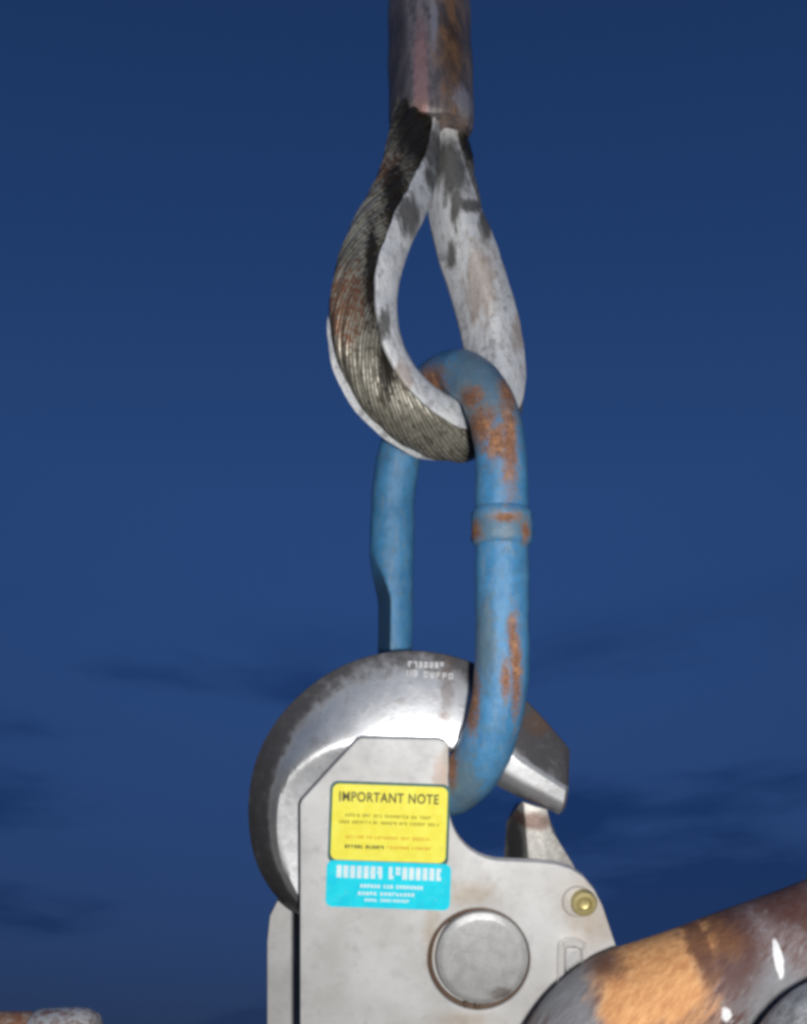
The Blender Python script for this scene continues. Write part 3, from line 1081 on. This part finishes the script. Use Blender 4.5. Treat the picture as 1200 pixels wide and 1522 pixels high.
def rust_mat(base):
    m_ = Mat('layered_rust', base)
    a = m_.noise(0.014, 5, 0.6, stretch=(1, 1, 1))
    b = m_.noise(0.05, 6, 0.68, stretch=(1.9, 1, 0.35), off=4, rot=(0, R(-42), 0))
    c = m_.noise(0.10, 6, 0.66, stretch=(1.7, 1, 0.4), off=9, rot=(0, R(-42), 0))
    col = m_.mix(m_.smooth(b, 0.36, 0.64), (0.12, 0.06, 0.05), (0.24, 0.19, 0.19))
    col = m_.mix(m_.math('MULTIPLY', m_.smooth(c, 0.52, 0.68), 0.7), col, (0.30, 0.29, 0.30))
    gr = m_.union([m_.blob(P(840, 1490, -160), (60, 200, 60), b, 0.8), m_.blob(P(1150, 1490, -190), (60, 200, 60), b, 0.9)])
    col = m_.mix(m_.math('MULTIPLY', gr, 0.75), col, m_.mix(c, (0.13, 0.14, 0.15), (0.34, 0.36, 0.38)))
    orr = m_.union([m_.blob(P(985, 1450, -180), (70, 220, 85), b, 0.75), m_.blob(P(935, 1500, -190), (45, 200, 40), b, 0.7), m_.blob(P(1040, 1392, -150), (60, 200, 22), b, 0.8)])
    oc_ = m_.mix(m_.smooth(c, 0.22, 0.82), (0.50, 0.21, 0.075), (0.82, 0.46, 0.20))
    col = m_.mix(orr, col, oc_)
    dk = m_.union([m_.blob(P(1085, 1395, -150), (34, 150, 70), b, 1.3), m_.blob(P(1045, 1410, -160), (16, 150, 40), b, 1.3), m_.blob(P(880, 1440, -150), (50, 150, 18), b, 1.0), m_.blob(P(1170, 1335, -110), (60, 150, 22), b, 0.9)])
    col = m_.mix(m_.math('MULTIPLY', dk, 0.8), col, (0.085, 0.03, 0.022))
    white_glint = m_.union([m_.blob(P(1158, 1426, -190), (6, 60, 22), c, 0.35, 0.15), m_.blob(P(1078, 1506, -200), (7, 60, 9), c, 1.2, 0.3)])  # first blob is a painted glint, second a white fleck
    col = m_.mix(white_glint, col, (0.80, 0.80, 0.80))
    m_.bump(m_.math('ADD', b, m_.math('MULTIPLY', c, 0.5)), 0.45, 5)
    return m_.set(col, m_.mixf(c, 0.62, 0.85), 0.12)


def grey_rust(base):
    m_ = Mat('grey_scale_steel', base)
    b = m_.noise(0.05, 6, 0.66, off=2)
    c = m_.noise(0.25, 5, 0.7, off=5)
    col = m_.mix(m_.smooth(b, 0.35, 0.65), (0.20, 0.205, 0.215), (0.42, 0.43, 0.45))
    col = m_.mix(m_.math('MULTIPLY', m_.smooth(c, 0.54, 0.7), 0.6), col, (0.20, 0.11, 0.06))
    m_.bump(m_.math('ADD', b, c), 0.6, 5)
    return m_.set(col, 0.5, 0.35)


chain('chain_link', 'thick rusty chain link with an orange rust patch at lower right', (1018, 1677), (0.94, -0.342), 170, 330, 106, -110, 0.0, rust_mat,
      'heavy chain links at the lower right')
chain('chain_link', 'grey scaled chain link peeping in at the bottom right corner', (1310, 1664), (0.94, -0.342), 130, 260, 88, -330, 0.0, grey_rust,
      'heavy chain links at the lower right')

# ================================================================== pipe end, lower left
pipe = Thing('pipe_end', P(60, 1620, 60), 'rust stained pipe end with whitish collar at the bottom left corner', 'pipe')
mpp = Mat('stained_pipe', pipe.base)
a1 = mpp.noise(0.06, 5, 0.65)
a2 = mpp.noise(0.25, 4, 0.65, off=3)
MPP = mpp.set(mpp.mix(mpp.smooth(a1, 0.4, 0.62), (0.34, 0.14, 0.06), (0.50, 0.40, 0.30)), 0.6, 0.1)
mpw = Mat('chalky_white_collar', pipe.base)
w1 = mpw.noise(0.09, 5, 0.65)
MPWH = mpw.set(mpw.mix(mpw.smooth(w1, 0.42, 0.66), (0.58, 0.58, 0.56), (0.25, 0.12, 0.08)), 0.55, 0.1)
e0 = P(-160, 1579, 60); e1 = P(140, 1579, 60)
v, f = lathe(e0, (1, 0, 0), [(50, 0), (72, 3), (72, 205), (70, 222)], 40, e1=(0, 0, 1))
pipe.part('pipe', v, f, MPP)
v, f = lathe(P(46, 1578, 60), (1, 0, 0), [(60, 0), (72, 1), (76, 8), (77, 60), (75, 82), (68, 94), (54, 98), (52, 80)], 44, e1=(0, 0, 1))
pipe.part('collar', v, f, MPWH)
